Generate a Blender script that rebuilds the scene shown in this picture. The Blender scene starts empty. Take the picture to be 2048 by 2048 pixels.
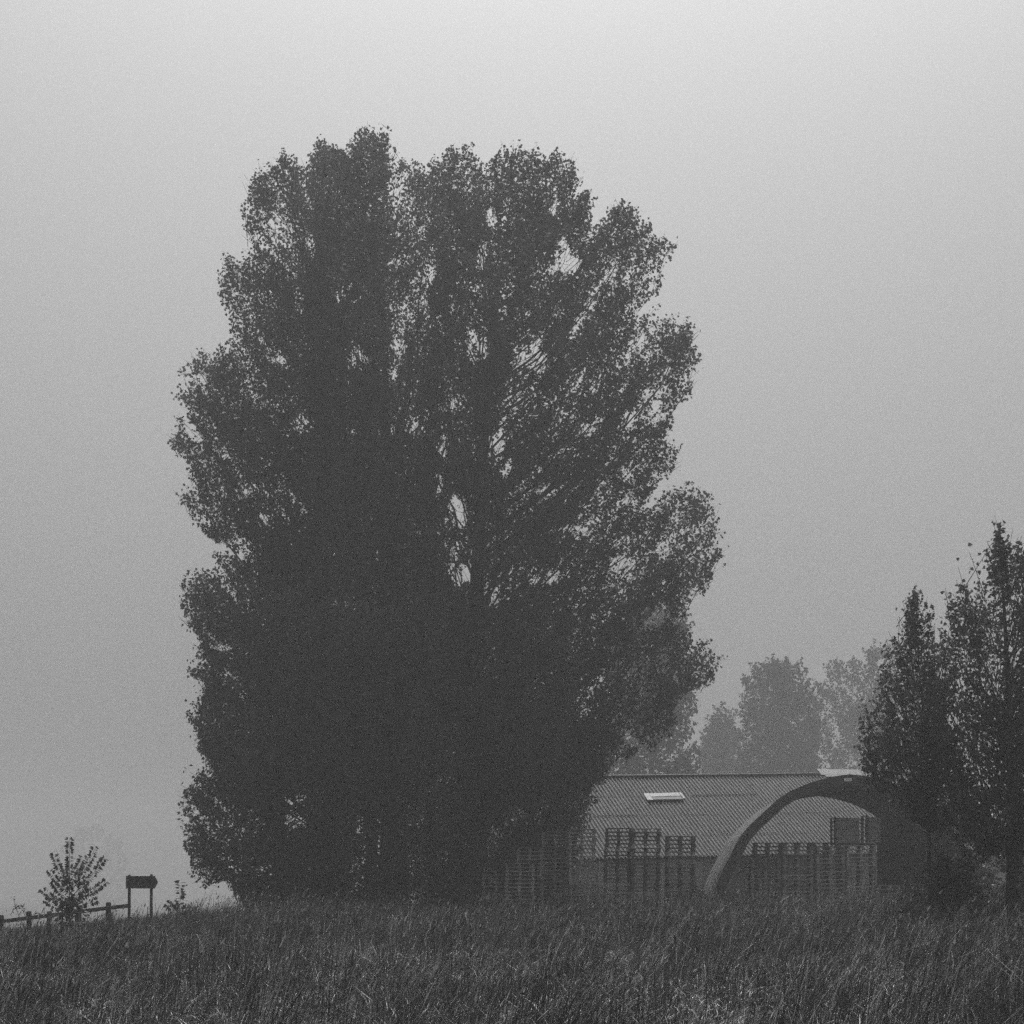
import bpy, math, random
import numpy as np
from mathutils import Vector, Matrix

# ------------------------------------------------------------------ camera, sky, sun, exposure
SC = bpy.context.scene
COL = SC.collection
F, CX, YH, ZC = 3800.0, 1024.0, 1770.0, 1.6      # focal length, centre and eye level in photo pixels; eye height

cam_d = bpy.data.cameras.new('camera')
cam_d.sensor_width = 36.0
cam_d.lens = F / 2048.0 * 36.0
cam_d.shift_y = (YH - 1024.0) / 2048.0
cam_d.clip_start, cam_d.clip_end = 0.1, 6000.0
cam = bpy.data.objects.new('camera', cam_d)
COL.objects.link(cam)
cam.location = (0, 0, ZC)
cam.rotation_euler = (math.radians(90), 0, 0)
SC.camera = cam

SUN_EL, SUN_AZ = math.radians(56), math.radians(2)      # azimuth measured from +Y (straight ahead) to the right
world = bpy.data.worlds.new('World')
SC.world = world
world.use_nodes = True
wn, wl = world.node_tree.nodes, world.node_tree.links
wn.clear()
w_out = wn.new('ShaderNodeOutputWorld')
w_bg = wn.new('ShaderNodeBackground')
w_sky = wn.new('ShaderNodeTexSky')
w_sky.sky_type = 'NISHITA'
w_sky.sun_disc = False
w_sky.sun_elevation = SUN_EL
w_sky.sun_rotation = SUN_AZ
w_sky.air_density = 1.0
w_sky.dust_density = 6.0
w_bw = wn.new('ShaderNodeRGBToBW')                        # black-and-white photograph
wl.new(w_sky.outputs[0], w_bw.inputs[0])
# overcast sky: brightness grows from the horizon to the zenith as (1 + 2 sin(elevation)) / 3
w_tc = wn.new('ShaderNodeTexCoord'); w_xyz = wn.new('ShaderNodeSeparateXYZ')
w_ov = wn.new('ShaderNodeMapRange'); w_ov.inputs[3].default_value = 1 / 3; w_ov.inputs[4].default_value = 1.0
w_mul = wn.new('ShaderNodeMath'); w_mul.operation = 'MULTIPLY'
wl.new(w_tc.outputs['Generated'], w_xyz.inputs[0]); wl.new(w_xyz.outputs['Z'], w_ov.inputs[0])
wl.new(w_bw.outputs[0], w_mul.inputs[0]); wl.new(w_ov.outputs[0], w_mul.inputs[1])
wl.new(w_mul.outputs[0], w_bg.inputs[0])
w_bg.inputs[1].default_value = 0.138
wl.new(w_bg.outputs[0], w_out.inputs[0])

sun_d = bpy.data.lights.new('sun', 'SUN')
sun_d.energy = 2.4
sun_d.angle = math.radians(12)
sun_d.color = (1, 1, 1)
sun = bpy.data.objects.new('sun', sun_d)
COL.objects.link(sun)
sdir = Vector((math.sin(SUN_AZ) * math.cos(SUN_EL), math.cos(SUN_AZ) * math.cos(SUN_EL), math.sin(SUN_EL)))
sun.rotation_euler = (-sdir).to_track_quat('-Z', 'Y').to_euler()
sun.location = (10, 60, 80)

SC.view_settings.view_transform = 'Standard'
SC.view_settings.look = 'None'
SC.view_settings.exposure = 0.0
SC.view_settings.gamma = 1.0
SC.view_settings.use_curve_mapping = False
SC.render.engine = 'CYCLES'
SC.cycles.use_denoising = False                           # the photograph is grainy
SC.cycles.use_adaptive_sampling = True
SC.cycles.adaptive_threshold = 0.045
SC.cycles.adaptive_min_samples = 16
SC.cycles.max_bounces = 5
SC.cycles.diffuse_bounces = 2
SC.cycles.glossy_bounces = 2
SC.cycles.transmission_bounces = 3
SC.cycles.volume_bounces = 2
SC.cycles.transparent_max_bounces = 8

HAZE_DENSITY, HAZE_ALBEDO, HAZE_G = 0.0021, 0.575, 0.3

# ------------------------------------------------------------------ helpers
def P(px, py, D):
    return Vector(((px - CX) / F * D, D, ZC + (YH - py) / F * D))

def wloc(o):
    v = Vector((0, 0, 0))
    while o is not None:
        v = v + o.location; o = o.parent
    return v

def tag(o, label=None, cat=None, group=None, kind=None):
    if label: o['label'] = label
    if cat: o['category'] = cat
    if group: o['group'] = group
    if kind: o['kind'] = kind
    return o

def link(o, parent=None):
    COL.objects.link(o)
    if parent is not None:
        o.parent = parent
    return o

def empty(name, loc=(0, 0, 0), rz=0.0):
    o = bpy.data.objects.new(name, None)
    o.empty_display_size = 0.3
    o.location = loc
    o.rotation_euler = (0, 0, rz)
    return link(o)

def mesh_arr(name, V, Fq, mat, parent=None, tone=None, smooth=False):
    """object from vertex array (N,3) and face array (M,k); vertices are in world space, shifted to parent's frame"""
    V = np.asarray(V, dtype=np.float32).reshape(-1, 3)
    Fq = np.asarray(Fq, dtype=np.int32)
    M, k = Fq.shape
    if parent is not None:
        V = V - np.array(wloc(parent), dtype=np.float32)
    me = bpy.data.meshes.new(name)
    me.vertices.add(len(V)); me.vertices.foreach_set('co', V.ravel())
    me.loops.add(M * k); me.loops.foreach_set('vertex_index', Fq.ravel())
    me.polygons.add(M); me.polygons.foreach_set('loop_start', np.arange(0, M * k, k, dtype=np.int32))
    if smooth:
        me.polygons.foreach_set('use_smooth', np.ones(M, dtype=bool))
    if tone is not None:
        a = me.attributes.new('tone', 'FLOAT', 'FACE')
        a.data.foreach_set('value', np.asarray(tone, dtype=np.float32))
    me.update(calc_edges=True)
    me.materials.append(mat)
    return link(bpy.data.objects.new(name, me), parent)

class MB:
    """collects boxes, prisms and tubes into one mesh"""
    def __init__(s): s.v, s.f = [], []
    def add(s, vs, fs):
        b = len(s.v); s.v += [tuple(v) for v in vs]; s.f += [tuple(i + b for i in f) for f in fs]; return s
    def box(s, cx, cy, cz, sx, sy, sz, M=None):
        vs = [Vector((cx + a * sx / 2, cy + b * sy / 2, cz + c * sz / 2)) for a in (-1, 1) for b in (-1, 1) for c in (-1, 1)]
        if M is not None: vs = [M @ v for v in vs]
        return s.add(vs, [(0, 1, 3, 2), (4, 6, 7, 5), (0, 4, 5, 1), (2, 3, 7, 6), (0, 2, 6, 4), (1, 5, 7, 3)])
    def tube(s, pts, rads, n=6, cap=True):
        pts = [Vector(p) for p in pts]; b = len(s.v); m = len(pts)
        for i, p in enumerate(pts):
            t = (pts[min(i + 1, m - 1)] - pts[max(i - 1, 0)]).normalized()
            a = t.cross(Vector((0, 1, 0.13))); a = a.normalized() if a.length > 1e-4 else Vector((1, 0, 0))
            c = t.cross(a)
            for j in range(n):
                w = 2 * math.pi * j / n
                s.v.append(tuple(p + (a * math.cos(w) + c * math.sin(w)) * rads[i]))
        for i in range(m - 1):
            for j in range(n):
                s.f.append((b + i * n + j, b + i * n + (j + 1) % n, b + (i + 1) * n + (j + 1) % n, b + (i + 1) * n + j))
        if cap:
            s.f.append(tuple(b + j for j in range(n))[::-1]); s.f.append(tuple(b + (m - 1) * n + j for j in range(n)))
        return s
    def build(s, name, mat, parent=None, local=False, smooth=False):
        me = bpy.data.meshes.new(name)
        off = wloc(parent) if (parent is not None and not local) else Vector((0, 0, 0))
        me.from_pydata([tuple(Vector(v) - off) for v in s.v], [], s.f)
        if smooth: me.polygons.foreach_set('use_smooth', np.ones(len(me.polygons), dtype=bool))
        me.materials.append(mat); me.update()
        return link(bpy.data.objects.new(name, me), parent)

def sstep(a, b, x):
    t = np.clip((np.asarray(x, dtype=float) - a) / (b - a), 0, 1)
    return t * t * (3 - 2 * t)

def zg(x, y):
    """height of the ground"""
    x = np.asarray(x, dtype=float); y = np.asarray(y, dtype=float)
    z = 0.55 * sstep(8, 72, y)
    z = z + 0.10 * np.sin(x * 0.31 + y * 0.12) * np.sin(y * 0.17 + 0.6) * sstep(5, 20, y) * (1 - sstep(300, 700, y))
    z = z - 0.085 * np.maximum(0, -8.2 - x) * sstep(26, 48, y) * (1 - sstep(60, 100, y))
    z = z + 0.16 * sstep(-7, -10, x) * sstep(38, 50, y) * (1 - sstep(56, 66, y))
    y0 = 57 + 7.0 * np.maximum(0, x + 11.5)
    z = z - 10.0 * sstep(0, 150, y - y0) * (1 - sstep(-6, 6, x))
    z = z + 22.0 * sstep(190, 460, y) * sstep(2, 60, x)
    return z

def gz(x, y): return float(zg(x, y))

# ------------------------------------------------------------------ materials (all greys: the photograph is black and white)
def nodes_of(m):
    m.use_nodes = True
    return m.node_tree.nodes, m.node_tree.links

def grey(name, lo, hi, scale=8.0, rough=0.75, detail=6.0, bump=0.0, stretch=(1, 1, 1), spec=0.3, metallic=0.0, rnd=0.0, coords='Object'):
    m = bpy.data.materials.new(name)
    n, l = nodes_of(m)
    b = n['Principled BSDF']
    tc = n.new('ShaderNodeTexCoord'); mp = n.new('ShaderNodeMapping'); mp.inputs['Scale'].default_value = stretch
    nz = n.new('ShaderNodeTexNoise'); nz.inputs['Scale'].default_value = scale; nz.inputs['Detail'].default_value = detail; nz.inputs['Roughness'].default_value = 0.65
    l.new(tc.outputs[coords], mp.inputs[0]); l.new(mp.outputs[0], nz.inputs['Vector'])
    mr = n.new('ShaderNodeMapRange'); mr.inputs[1].default_value = 0.3; mr.inputs[2].default_value = 0.72
    mr.inputs[3].default_value = lo; mr.inputs[4].default_value = hi
    l.new(nz.outputs[0], mr.inputs[0])
    out = mr.outputs[0]
    if rnd:
        oi = n.new('ShaderNodeObjectInfo')
        m2 = n.new('ShaderNodeMapRange'); m2.inputs[3].default_value = 1 - rnd; m2.inputs[4].default_value = 1 + rnd
        l.new(oi.outputs['Random'], m2.inputs[0])
        mu = n.new('ShaderNodeMath'); mu.operation = 'MULTIPLY'
        l.new(out, mu.inputs[0]); l.new(m2.outputs[0], mu.inputs[1]); out = mu.outputs[0]
    l.new(out, b.inputs['Base Color'])
    b.inputs['Roughness'].default_value = rough
    b.inputs['Specular IOR Level'].default_value = spec
    b.inputs['Metallic'].default_value = metallic
    if bump:
        bp = n.new('ShaderNodeBump'); bp.inputs['Strength'].default_value = bump; bp.inputs['Distance'].default_value = 0.03
        l.new(nz.outputs[0], bp.inputs['Height']); l.new(bp.outputs[0], b.inputs['Normal'])
    return m

def leafy(name, lo, hi, trans=0.35, gloss=0.0):
    """leaf blades and grass: tone attribute from 0 (dark) to 1 (pale), some light passes through"""
    m = bpy.data.materials.new(name)
    n, l = nodes_of(m)
    out = n['Material Output']; n.remove(n['Principled BSDF'])
    at = n.new('ShaderNodeAttribute'); at.attribute_name = 'tone'
    mr = n.new('ShaderNodeMapRange'); mr.inputs[3].default_value = lo; mr.inputs[4].default_value = hi
    l.new(at.outputs['Fac'], mr.inputs[0])
    d = n.new('ShaderNodeBsdfDiffuse'); t = n.new('ShaderNodeBsdfTranslucent')
    l.new(mr.outputs[0], d.inputs[0]); l.new(mr.outputs[0], t.inputs[0])
    mx = n.new('ShaderNodeMixShader'); mx.inputs[0].default_value = trans
    l.new(d.outputs[0], mx.inputs[1]); l.new(t.outputs[0], mx.inputs[2])
    last = mx
    if gloss:
        g = n.new('ShaderNodeBsdfGlossy'); g.inputs['Roughness'].default_value = 0.38; g.inputs[0].default_value = (0.8, 0.8, 0.8, 1)
        m2 = n.new('ShaderNodeMixShader'); m2.inputs[0].default_value = gloss
        l.new(mx.outputs[0], m2.inputs[1]); l.new(g.outputs[0], m2.inputs[2]); last = m2
    l.new(last.outputs[0], out.inputs[0])
    return m

M_GROUND = grey('soil_and_thatch', 0.015, 0.045, 3.0, 0.95, bump=0.4)
M_GRASS = leafy('grass_blades', 0.012, 0.75, 0.25, 0.07)
M_LEAF = leafy('poplar_leaves', 0.055, 0.13, 0.35, 0.03)
M_LEAF2 = leafy('broad_leaves', 0.055, 0.13, 0.35, 0.03)
M_FAR = leafy('far_leaves', 0.04, 0.08, 0.3)
M_BARK = grey('bark', 0.04, 0.11, 9.0, 0.9, bump=0.5, stretch=(1, 1, 0.25))
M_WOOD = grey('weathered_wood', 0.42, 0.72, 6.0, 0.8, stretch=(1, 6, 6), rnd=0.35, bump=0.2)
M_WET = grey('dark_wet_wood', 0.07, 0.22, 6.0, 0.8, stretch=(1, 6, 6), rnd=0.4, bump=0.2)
M_POST = grey('dark_timber', 0.05, 0.12, 12.0, 0.85, stretch=(1, 1, 0.2), bump=0.3)
M_ROOF = grey('fibre_cement', 0.012, 0.075, 1.6, 0.5, rnd=0.28, bump=0.1, spec=0.1, stretch=(5, 0.45, 1))
M_WALL = grey('barn_boards', 0.62, 0.82, 5.0, 0.85, stretch=(6, 6, 0.4), rnd=0.2)
M_WHITE = grey('white_sheet', 0.62, 0.8, 3.0, 0.45, spec=0.5)
M_LIGHT = grey('roof_light_sheet', 0.10, 0.17, 3.0, 0.5, spec=0.3)
M_SHELL = grey('galvanised_shell', 0.085, 0.15, 1.6, 0.5, spec=0.5, rnd=0.08)
M_DARK = grey('dark_steel', 0.04, 0.08, 8.0, 0.6)
M_PRINT = grey('dark_print', 0.02, 0.04, 20.0, 0.6)
M_LOG = grey('split_logs', 0.4, 0.7, 14.0, 0.85, bump=0.3)

# ------------------------------------------------------------------ ground
def make_ground():
    ys = np.concatenate([np.linspace(-25, 10, 8)[:-1], np.linspace(10, 120, 89)[:-1], 120 * (1500 / 120) ** np.linspace(0, 1, 40)])
    us = np.sign(np.linspace(-1, 1, 101)) * np.abs(np.linspace(-1, 1, 101)) ** 2.2
    xs = us * 900
    X, Y = np.meshgrid(xs, ys)
    Z = zg(X, Y)
    V = np.stack([X, Y, Z], -1).reshape(-1, 3)
    ny, nx = X.shape
    i = np.arange(ny - 1)[:, None] * nx + np.arange(nx - 1)[None, :]
    Fq = np.stack([i, i + 1, i + nx + 1, i + nx], -1).reshape(-1, 4)
    o = mesh_arr('ground', V, Fq, M_GROUND, smooth=True)
    tag(o, 'rough meadow ground under the tall grass', 'ground', kind='structure')
make_ground()

# ------------------------------------------------------------------ barn behind the arched shelter
def make_barn():
    base = P(1205, 1558, 96.0)
    th = math.radians(13)
    tilt = math.tan(math.radians(1.35))
    e_u = Vector((math.cos(th), math.sin(th), tilt))                 # along the ridge
    run, drop = 8.9, 4.05
    e_v = Vector((math.sin(th) * run, -math.cos(th) * run, -drop))   # ridge to eave, near slope
    e_w = Vector((-math.sin(th) * run, math.cos(th) * run, -drop))   # far slope
    nrm = e_u.cross(e_v).normalized()
    if nrm.z < 0: nrm = -nrm
    slope_len = e_v.length
    vdir = e_v.normalized()
    L = 27.0
    base = base - e_u * 7.5
    root = empty('barn', (base.x, base.y, gz(base.x, base.y)))
    tag(root, 'long low barn with a corrugated roof behind the arched shelter and pallets', 'barn')
    # roof sheets, row by row, each lapping over the one below
    roof = MB()
    for k in range(5):
        c = base + e_v * ((k + 0.5) / 5.0) - nrm * 0.10
        ux = e_u.normalized()
        for a, s in ((0, 1),):
            p0 = c + ux * 0.1 - vdir * 0.05; p1 = c + ux * (L - 0.1) - vdir * 0.05
            roof.tube([p0, p1], [0.06, 0.06], 4)
    roof_o = roof.build('roof', M_DARK, root)
    nwave, seg, pitch = 6, 6, 0.19
    sw = nwave * pitch
    rows = 4
    sl = slope_len / rows + 0.14
    rnd = random.Random(5)
    meshes = []
    for variant in range(3):
        vs, fs = [], []
        for i in range(nwave * seg + 1):
            u = i / (nwave * seg) * sw
            h = 0.045 * math.sin(2 * math.pi * u / pitch)
            for t in (0.0, 1.0):
                vs.append((u, t * sl, h))
        for i in range(nwave * seg):
            fs.append((2 * i, 2 * i + 1, 2 * i + 3, 2 * i + 2))
        me = bpy.data.meshes.new('roof_sheet'); me.from_pydata(vs, [], fs)
        me.polygons.foreach_set('use_smooth', np.ones(len(fs), dtype=bool)); me.materials.append(M_ROOF); me.update()
        meshes.append(me)
    ux = e_u.normalized()
    R = Matrix((ux, vdir, ux.cross(vdir))).transposed()
    if (R @ Vector((0, 0, 1))).z < 0: flip = -1
    else: flip = 1
    ncol = int(L / sw)
    for r in range(rows):
        for c in range(ncol):
            p = base + ux * (c * sw) + vdir * (r * slope_len / rows) + nrm * (0.03 - 0.012 * r + rnd.uniform(-0.012, 0.012) + 0.05)
            o = bpy.data.objects.new('roof_sheet', meshes[0])
            link(o, roof_o)
            M3 = Matrix((ux, vdir, ux.cross(vdir))).transposed().to_4x4()
            M3 = Matrix.Translation(p - Vector(root.location)) @ M3 @ Matrix.Rotation(rnd.uniform(-0.004, 0.004), 4, 'X')
            o.matrix_local = M3
    # far slope, one sheet
    q = MB()
    a, b = base - nrm * 0.02, base + ux * L - nrm * 0.02
    q.add([a, b, b + e_w, a + e_w], [(0, 1, 2, 3)])
    q.build('rear_roof_slope', M_ROOF, root)
    # ridge capping
    q = MB()
    for i in range(ncol):
        p0 = base + ux * (i * sw + 0.02) + nrm * 0.12; p1 = base + ux * ((i + 1) * sw - 0.02) + nrm * 0.12
        q.tube([p0, p1], [0.10, 0.09], 8)
    q.build('ridge_capping', M_ROOF, root)
    # pale roof light laid over the sheets, with its flashing
    def on_roof(px, py, lift=0.0):
        d = Vector(((px - CX) / F, 1, (YH - py) / F)); o = Vector((0, 0, ZC))
        t = (base - o).dot(nrm) / d.dot(nrm)
        return o + d * t + nrm * lift
    c0, c1, c2, c3 = on_roof(1298, 1595), on_roof(1358, 1593), on_roof(1366, 1605), on_roof(1304, 1606)
    def slab(name, pts, lo, hi, mat, parent):
        m = MB()
        vs = [p + nrm * lo for p in pts] + [p + nrm * hi for p in pts]
        m.add(vs, [(3, 2, 1, 0), (4, 5, 6, 7), (0, 1, 5, 4), (1, 2, 6, 5), (2, 3, 7, 6), (3, 0, 4, 7)])
        return m.build(name, mat, parent)
    sk = slab('roof_light', [c0, c1, c2, c3], 0.11, 0.19, M_DARK, roof_o)
    m = [on_roof(1297, 1594.5), on_roof(1359, 1592.5), on_roof(1362, 1599), on_roof(1301, 1601)]
    slab('pane', m, 0.194, 0.21, M_LIGHT, sk)
    slab('flashing', [on_roof(1286, 1594), on_roof(1297, 1594), on_roof(1305, 1607), on_roof(1294, 1607)], 0.13, 0.2, M_LIGHT, sk)
    slab('flashing', [on_roof(1357, 1593), on_roof(1361, 1593), on_roof(1370, 1604), on_roof(1366, 1605)], 0.213, 0.225, M_LIGHT, sk)
    # raised pale sheet on the ridge
    s0 = P(1640, 1546.0, 97.5)
    ridge_o = MB().box(0, 0, 0, 3.0, 0.7, 0.10, Matrix.Translation(s0 + Vector((1.35, 0, 0.0))) @ Matrix.Rotation(th, 4, 'Z') @ Matrix.Rotation(math.radians(28), 4, 'X'))
    ridge_o.box(0, 0, 0, 2.7, 0.5, 0.08, Matrix.Translation(s0 + Vector((1.45, -0.25, -0.14))) @ Matrix.Rotation(th, 4, 'Z') @ Matrix.Rotation(math.radians(28), 4, 'X'))
    tag(ridge_o.build('ridge_vent', M_LIGHT, root), 'pale raised sheet on the barn ridge')
    # eave board, boarded long wall and gables
    ea, eb = base + e_v, base + e_v + ux * L
    q = MB(); q.tube([ea - nrm * 0.08, eb - nrm * 0.08], [0.07, 0.07], 6); q.build('gutter', M_DARK, root)
    inn = -e_v.normalized()
    inn = Vector((inn.x, inn.y, 0)).normalized() * 0.35
    zb = 0.3
    bw = 0.45
    n = int(L / bw)
    wall = MB()
    for i in range(n):
        p = ea + inn + ux * (bw * (i + 0.5))
        top = p.z - 0.05
        Mx = Matrix.Translation((p.x, p.y, (top + zb) / 2)) @ Matrix.Rotation(th, 4, 'Z')
        mm = MB().box(0, 0, 0, bw - 0.015, 0.03 + 0.012 * (i % 2), top - zb, Mx)
        if i == 0:
            wall = mm; wall_o = wall.build('wall', M_WALL, root)
        else:
            mm.build('wall_board', M_WALL, wall_o if False else root)
    for s in (0.25, L - 0.25):
        r0 = base + ux * s - nrm * 0.3
        f0 = base + e_v + inn + ux * s; b0 = base + e_w - inn + ux * s
        g = MB()
        t = ux * 0.04
        pts = [Vector((f0.x, f0.y, zb)), f0 - Vector((0, 0, 0.1)), r0, b0 - Vector((0, 0, 0.1)), Vector((b0.x, b0.y, zb))]
        g.add([p - t for p in pts] + [p + t for p in pts], [(0, 1, 2, 3, 4), (9, 8, 7, 6, 5)] + [(i, i + 5, (i + 1) % 5 + 5, (i + 1) % 5) for i in range(5)])
        g.build('gable_wall', M_WALL, root)
make_barn()

# ------------------------------------------------------------------ arched shelter
ARCH_N, ARCH_F = 73.0, 86.4                         # near and far depth
def arch_profile():
    """half profile of the near rim in metres (x from the middle, height above the base)"""
    px = [(1700, 1548), (1663, 1553), (1619, 1565), (1580, 1582), (1554, 1599), (1532, 1619), (1502, 1647), (1480, 1673), (1463, 1705), (1445, 1740), (1430, 1777), (1414, 1825)]
    s = F / ARCH_N
    return [((x - 1700) / s, (1825 - y) / s) for x, y in px]

def make_shelter():
    c0 = P(1700, 1825, ARCH_N)
    c1 = Vector((P(1635, 1800, ARCH_F).x, ARCH_F, c0.z))
    half = arch_profile()
    prof = [(x, h) for x, h in half[::-1]] + [(-x, h) for x, h in half[1:]]
    n = len(prof)
    root = empty('arched_shelter', (c0.x, c0.y, gz(c0.x, c0.y)))
    tag(root, 'round arched open-ended shelter with pallets stored under it', 'shelter')
    nrm = []
    for i in range(n):
        a, b = prof[max(i - 1, 0)], prof[min(i + 1, n - 1)]
        t = Vector((b[0] - a[0], b[1] - a[1])).normalized()
        nrm.append(Vector((-t.y, t.x)))
    if nrm[n // 2].y < 0: nrm = [-v for v in nrm]
    def at(i, d, inset):
        f = (d - ARCH_N) / (ARCH_F - ARCH_N)
        c = c0.lerp(c1, f)
        return Vector((c.x + prof[i][0] - nrm[i].x * inset, d, c.z + prof[i][1] - nrm[i].y * inset))
    def band(d0, d1, i0, i1, out_in, in_in, name, mat, label=None):
        m = MB()
        for i in range(i0, i1 + 1):
            m.v += [tuple(at(i, d0, out_in)), tuple(at(i, d1, out_in)), tuple(at(i, d1, in_in)), tuple(at(i, d0, in_in))]
        k = i1 - i0
        for i in range(k):
            b = 4 * i
            for a, c in ((0, 1), (1, 2), (2, 3), (3, 0)):
                m.f.append((b + a, b + c, b + 4 + c, b + 4 + a))
        m.f.append((3, 2, 1, 0)); b = 4 * k; m.f.append((b, b + 1, b + 2, b + 3))
        return m.build(name, mat, root)
    # skin panels between the ribs
    nb = 8
    step = (ARCH_F - ARCH_N) / nb
    for b in range(nb):
        for i0, i1 in ((0, 5), (5, 11), (11, 17), (17, 22)):
            ov = 0.02 * ((b + i0) % 2)
            band(ARCH_N + b * step + 0.006, ARCH_N + (b + 1) * step - 0.006, i0, i1, ov * 0.4, 0.055, 'skin_panel', M_SHELL)
    for b in range(1, nb):
        d = ARCH_N + b * step
        band(d - 0.05, d + 0.05, 0, n - 1, 0.06, 0.15, 'rib', M_DARK)
    band(ARCH_N - 0.10, ARCH_N + 0.12, 0, n - 1, 0.012, 0.40, 'front_rim', M_DARK)
    band(ARCH_F - 0.12, ARCH_F + 0.10, 0, n - 1, 0.012, 0.22, 'rear_rim', M_DARK)
    # added dark boards in place of the deep shade right of the far opening
    x = P(1752, 1700, ARCH_F).x
    k = 0
    while True:
        d = x - c1.x
        hs = [h for (xx, h) in prof if xx > d - 0.2]
        top = float(np.interp(d + 0.1, [q[0] for q in prof], [q[1] for q in prof])) - 0.25
        if top < 0.4: break
        MB().box(x + 0.1, ARCH_F - 0.25 + 0.012 * (k % 2), c1.z + top / 2, 0.196, 0.03, top).build('shade_board', M_DARK, root)
        x += 0.2; k += 1
    # the maker's plate on the rim
    pl = P(1693.5, 1560.5, ARCH_N + 0.09)
    Mx = Matrix.Translation(pl) @ Matrix.Rotation(math.radians(5), 4, 'Y') @ Matrix.Rotation(0, 4, 'Z')
    Mx = Matrix.Translation(Vector((pl.x, ARCH_N - 0.17, pl.z))) @ Matrix.Rotation(math.radians(-4), 4, 'Y') @ Matrix.Rotation(math.radians(-38), 4, 'X')
    pw, ph = 0.285, 0.14
    M_PLATE = grey('white_plate', 0.85, 0.92, 5.0, 0.5)
    plate = MB().box(0, 0, 0, pw, 0.03, ph, Mx).build('maker_plate', M_PLATE, root)
    tag(plate, 'small white plate with dark lettering')
    t = MB()
    for x, z, w, h in ((-0.095, -0.02, 0.012, 0.05), (-0.08, -0.04, 0.03, 0.012), (-0.045, -0.02, 0.028, 0.028), (-0.01, -0.008, 0.012, 0.06),
                       (0.02, -0.02, 0.028, 0.03), (0.055, -0.012, 0.012, 0.04), (0.07, -0.028, 0.024, 0.012), (0.098, -0.012, 0.02, 0.042)):
        t.box(x, -0.018, z, w, 0.006, h, Mx)
    t.build('lettering', M_PRINT, plate)
make_shelter()

# sub-parts built in world space relative to the root: their parents sit at the root's origin, so nothing else to do

# ------------------------------------------------------------------ pallets
PW, PD, PH = 1.2, 0.9, 0.162
def pallet_mesh(seed, mat):
    r = random.Random(seed); m = MB()
    for k in range(5):
        y = -PD / 2 + 0.0725 + k * (PD - 0.145) / 4
        if seed % 4 == 3 and k == 3: continue
        m.box(0, y, PH - 0.011, PW - r.uniform(0, 0.02), 0.145 if k % 2 == 0 else 0.10, 0.022)
    for x in (-PW / 2 + 0.0725, 0, PW / 2 - 0.0725):
        m.box(x, 0, PH - 0.0335, 0.145, PD, 0.0215)
        for y in (-PD / 2 + 0.085, 0, PD / 2 - 0.085):
            m.box(x + r.uniform(-.008, .008), y, 0.0695, 0.11, 0.10, 0.0955)
    for y in (-PD / 2 + 0.05, 0, PD / 2 - 0.05):
        m.box(0, y, 0.011, PW, 0.10, 0.0215)
    me = bpy.data.meshes.new('pallet'); me.from_pydata(m.v, [], m.f); me.materials.append(mat); me.update()
    return me
PALLETS = [pallet_mesh(i, M_WOOD) for i in range(4)]
WET = [pallet_mesh(i, M_WET) for i in range(4)]
ORD = ['bottom', 'first', 'second', 'third', 'fourth', 'fifth', 'sixth', 'seventh', 'eighth', 'ninth', 'tenth', 'eleventh', 'twelfth', 'thirteenth', 'fourteenth',
       'fifteenth', 'sixteenth', 'seventeenth', 'eighteenth', 'nineteenth', 'twentieth', 'twenty-first', 'twenty-second', 'twenty-third', 'twenty-fourth']
def stack(px, top, D, where, group, seed, width_scale=1.0, lean=0.0, rz=0.0, base=None):
    r = random.Random(seed)
    x = (px - CX) / F * D
    z0 = gz(x, D) + 0.01 if base is None else base
    ztop = ZC + (YH - top) / F * D
    n = max(1, int(round((ztop - z0) / PH)))
    h = (ztop - z0) / n
    h = PH if abs(h - PH) < 0.02 else h
    z0 = ztop - n * PH                                    # rests on the ground or on the hard standing just under the grass
    for i in range(n):
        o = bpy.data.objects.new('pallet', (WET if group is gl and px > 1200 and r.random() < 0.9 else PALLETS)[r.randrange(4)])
        COL.objects.link(o)
        o.location = (x + lean * i * 0.01 + r.uniform(-0.025, 0.025), D + r.uniform(-0.03, 0.03), z0 + i * PH + 0.0005 * i)
        o.rotation_euler = (0, 0, rz + r.uniform(-0.025, 0.025) + (math.pi if r.random() < 0.5 else 0))
        o.scale = (width_scale, 1, 1)
        k = n - i
        pos = 'topmost' if k == 1 else ('bottom' if i == 0 else ORD[k] + ' from the top')
        tag(o, 'wooden pallet, %s, %s' % (pos, where), 'pallet', group)
    return ztop
gl = 'pallets stacked outside beside the shelter'
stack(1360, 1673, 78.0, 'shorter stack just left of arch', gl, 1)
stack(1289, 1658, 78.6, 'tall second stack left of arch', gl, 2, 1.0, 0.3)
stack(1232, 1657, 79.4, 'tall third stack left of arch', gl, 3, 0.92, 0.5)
stack(1166, 1659, 79.0, 'tall fourth stack left of arch', gl, 4, 0.95, -0.3)
stack(1110, 1664, 79.6, 'tall fifth stack left of arch', gl, 5, 0.95)
stack(1060, 1696, 78.4, 'shaded sixth stack left of arch', gl, 6, 0.9)
stack(1040, 1727, 77.2, 'low stack before shaded sixth stack', gl, 7, 1.0)
stack(992, 1742, 77.8, 'low leftmost stack under the tree', gl, 8, 0.95)
ga = 'pallets stored under the arched shelter'
stack(1529, 1717, 75.5, 'low leftmost stack under the arch', ga, 11)
stack(1594, 1693, 75.2, 'second stack under the arch', ga, 12)
TOP3 = stack(1658, 1694, 75.0, 'third stack under the arch', ga, 13, 0.95)
TOP4 = stack(1719, 1691, 74.8, 'fourth stack under the arch', ga, 14, 0.95)
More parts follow.
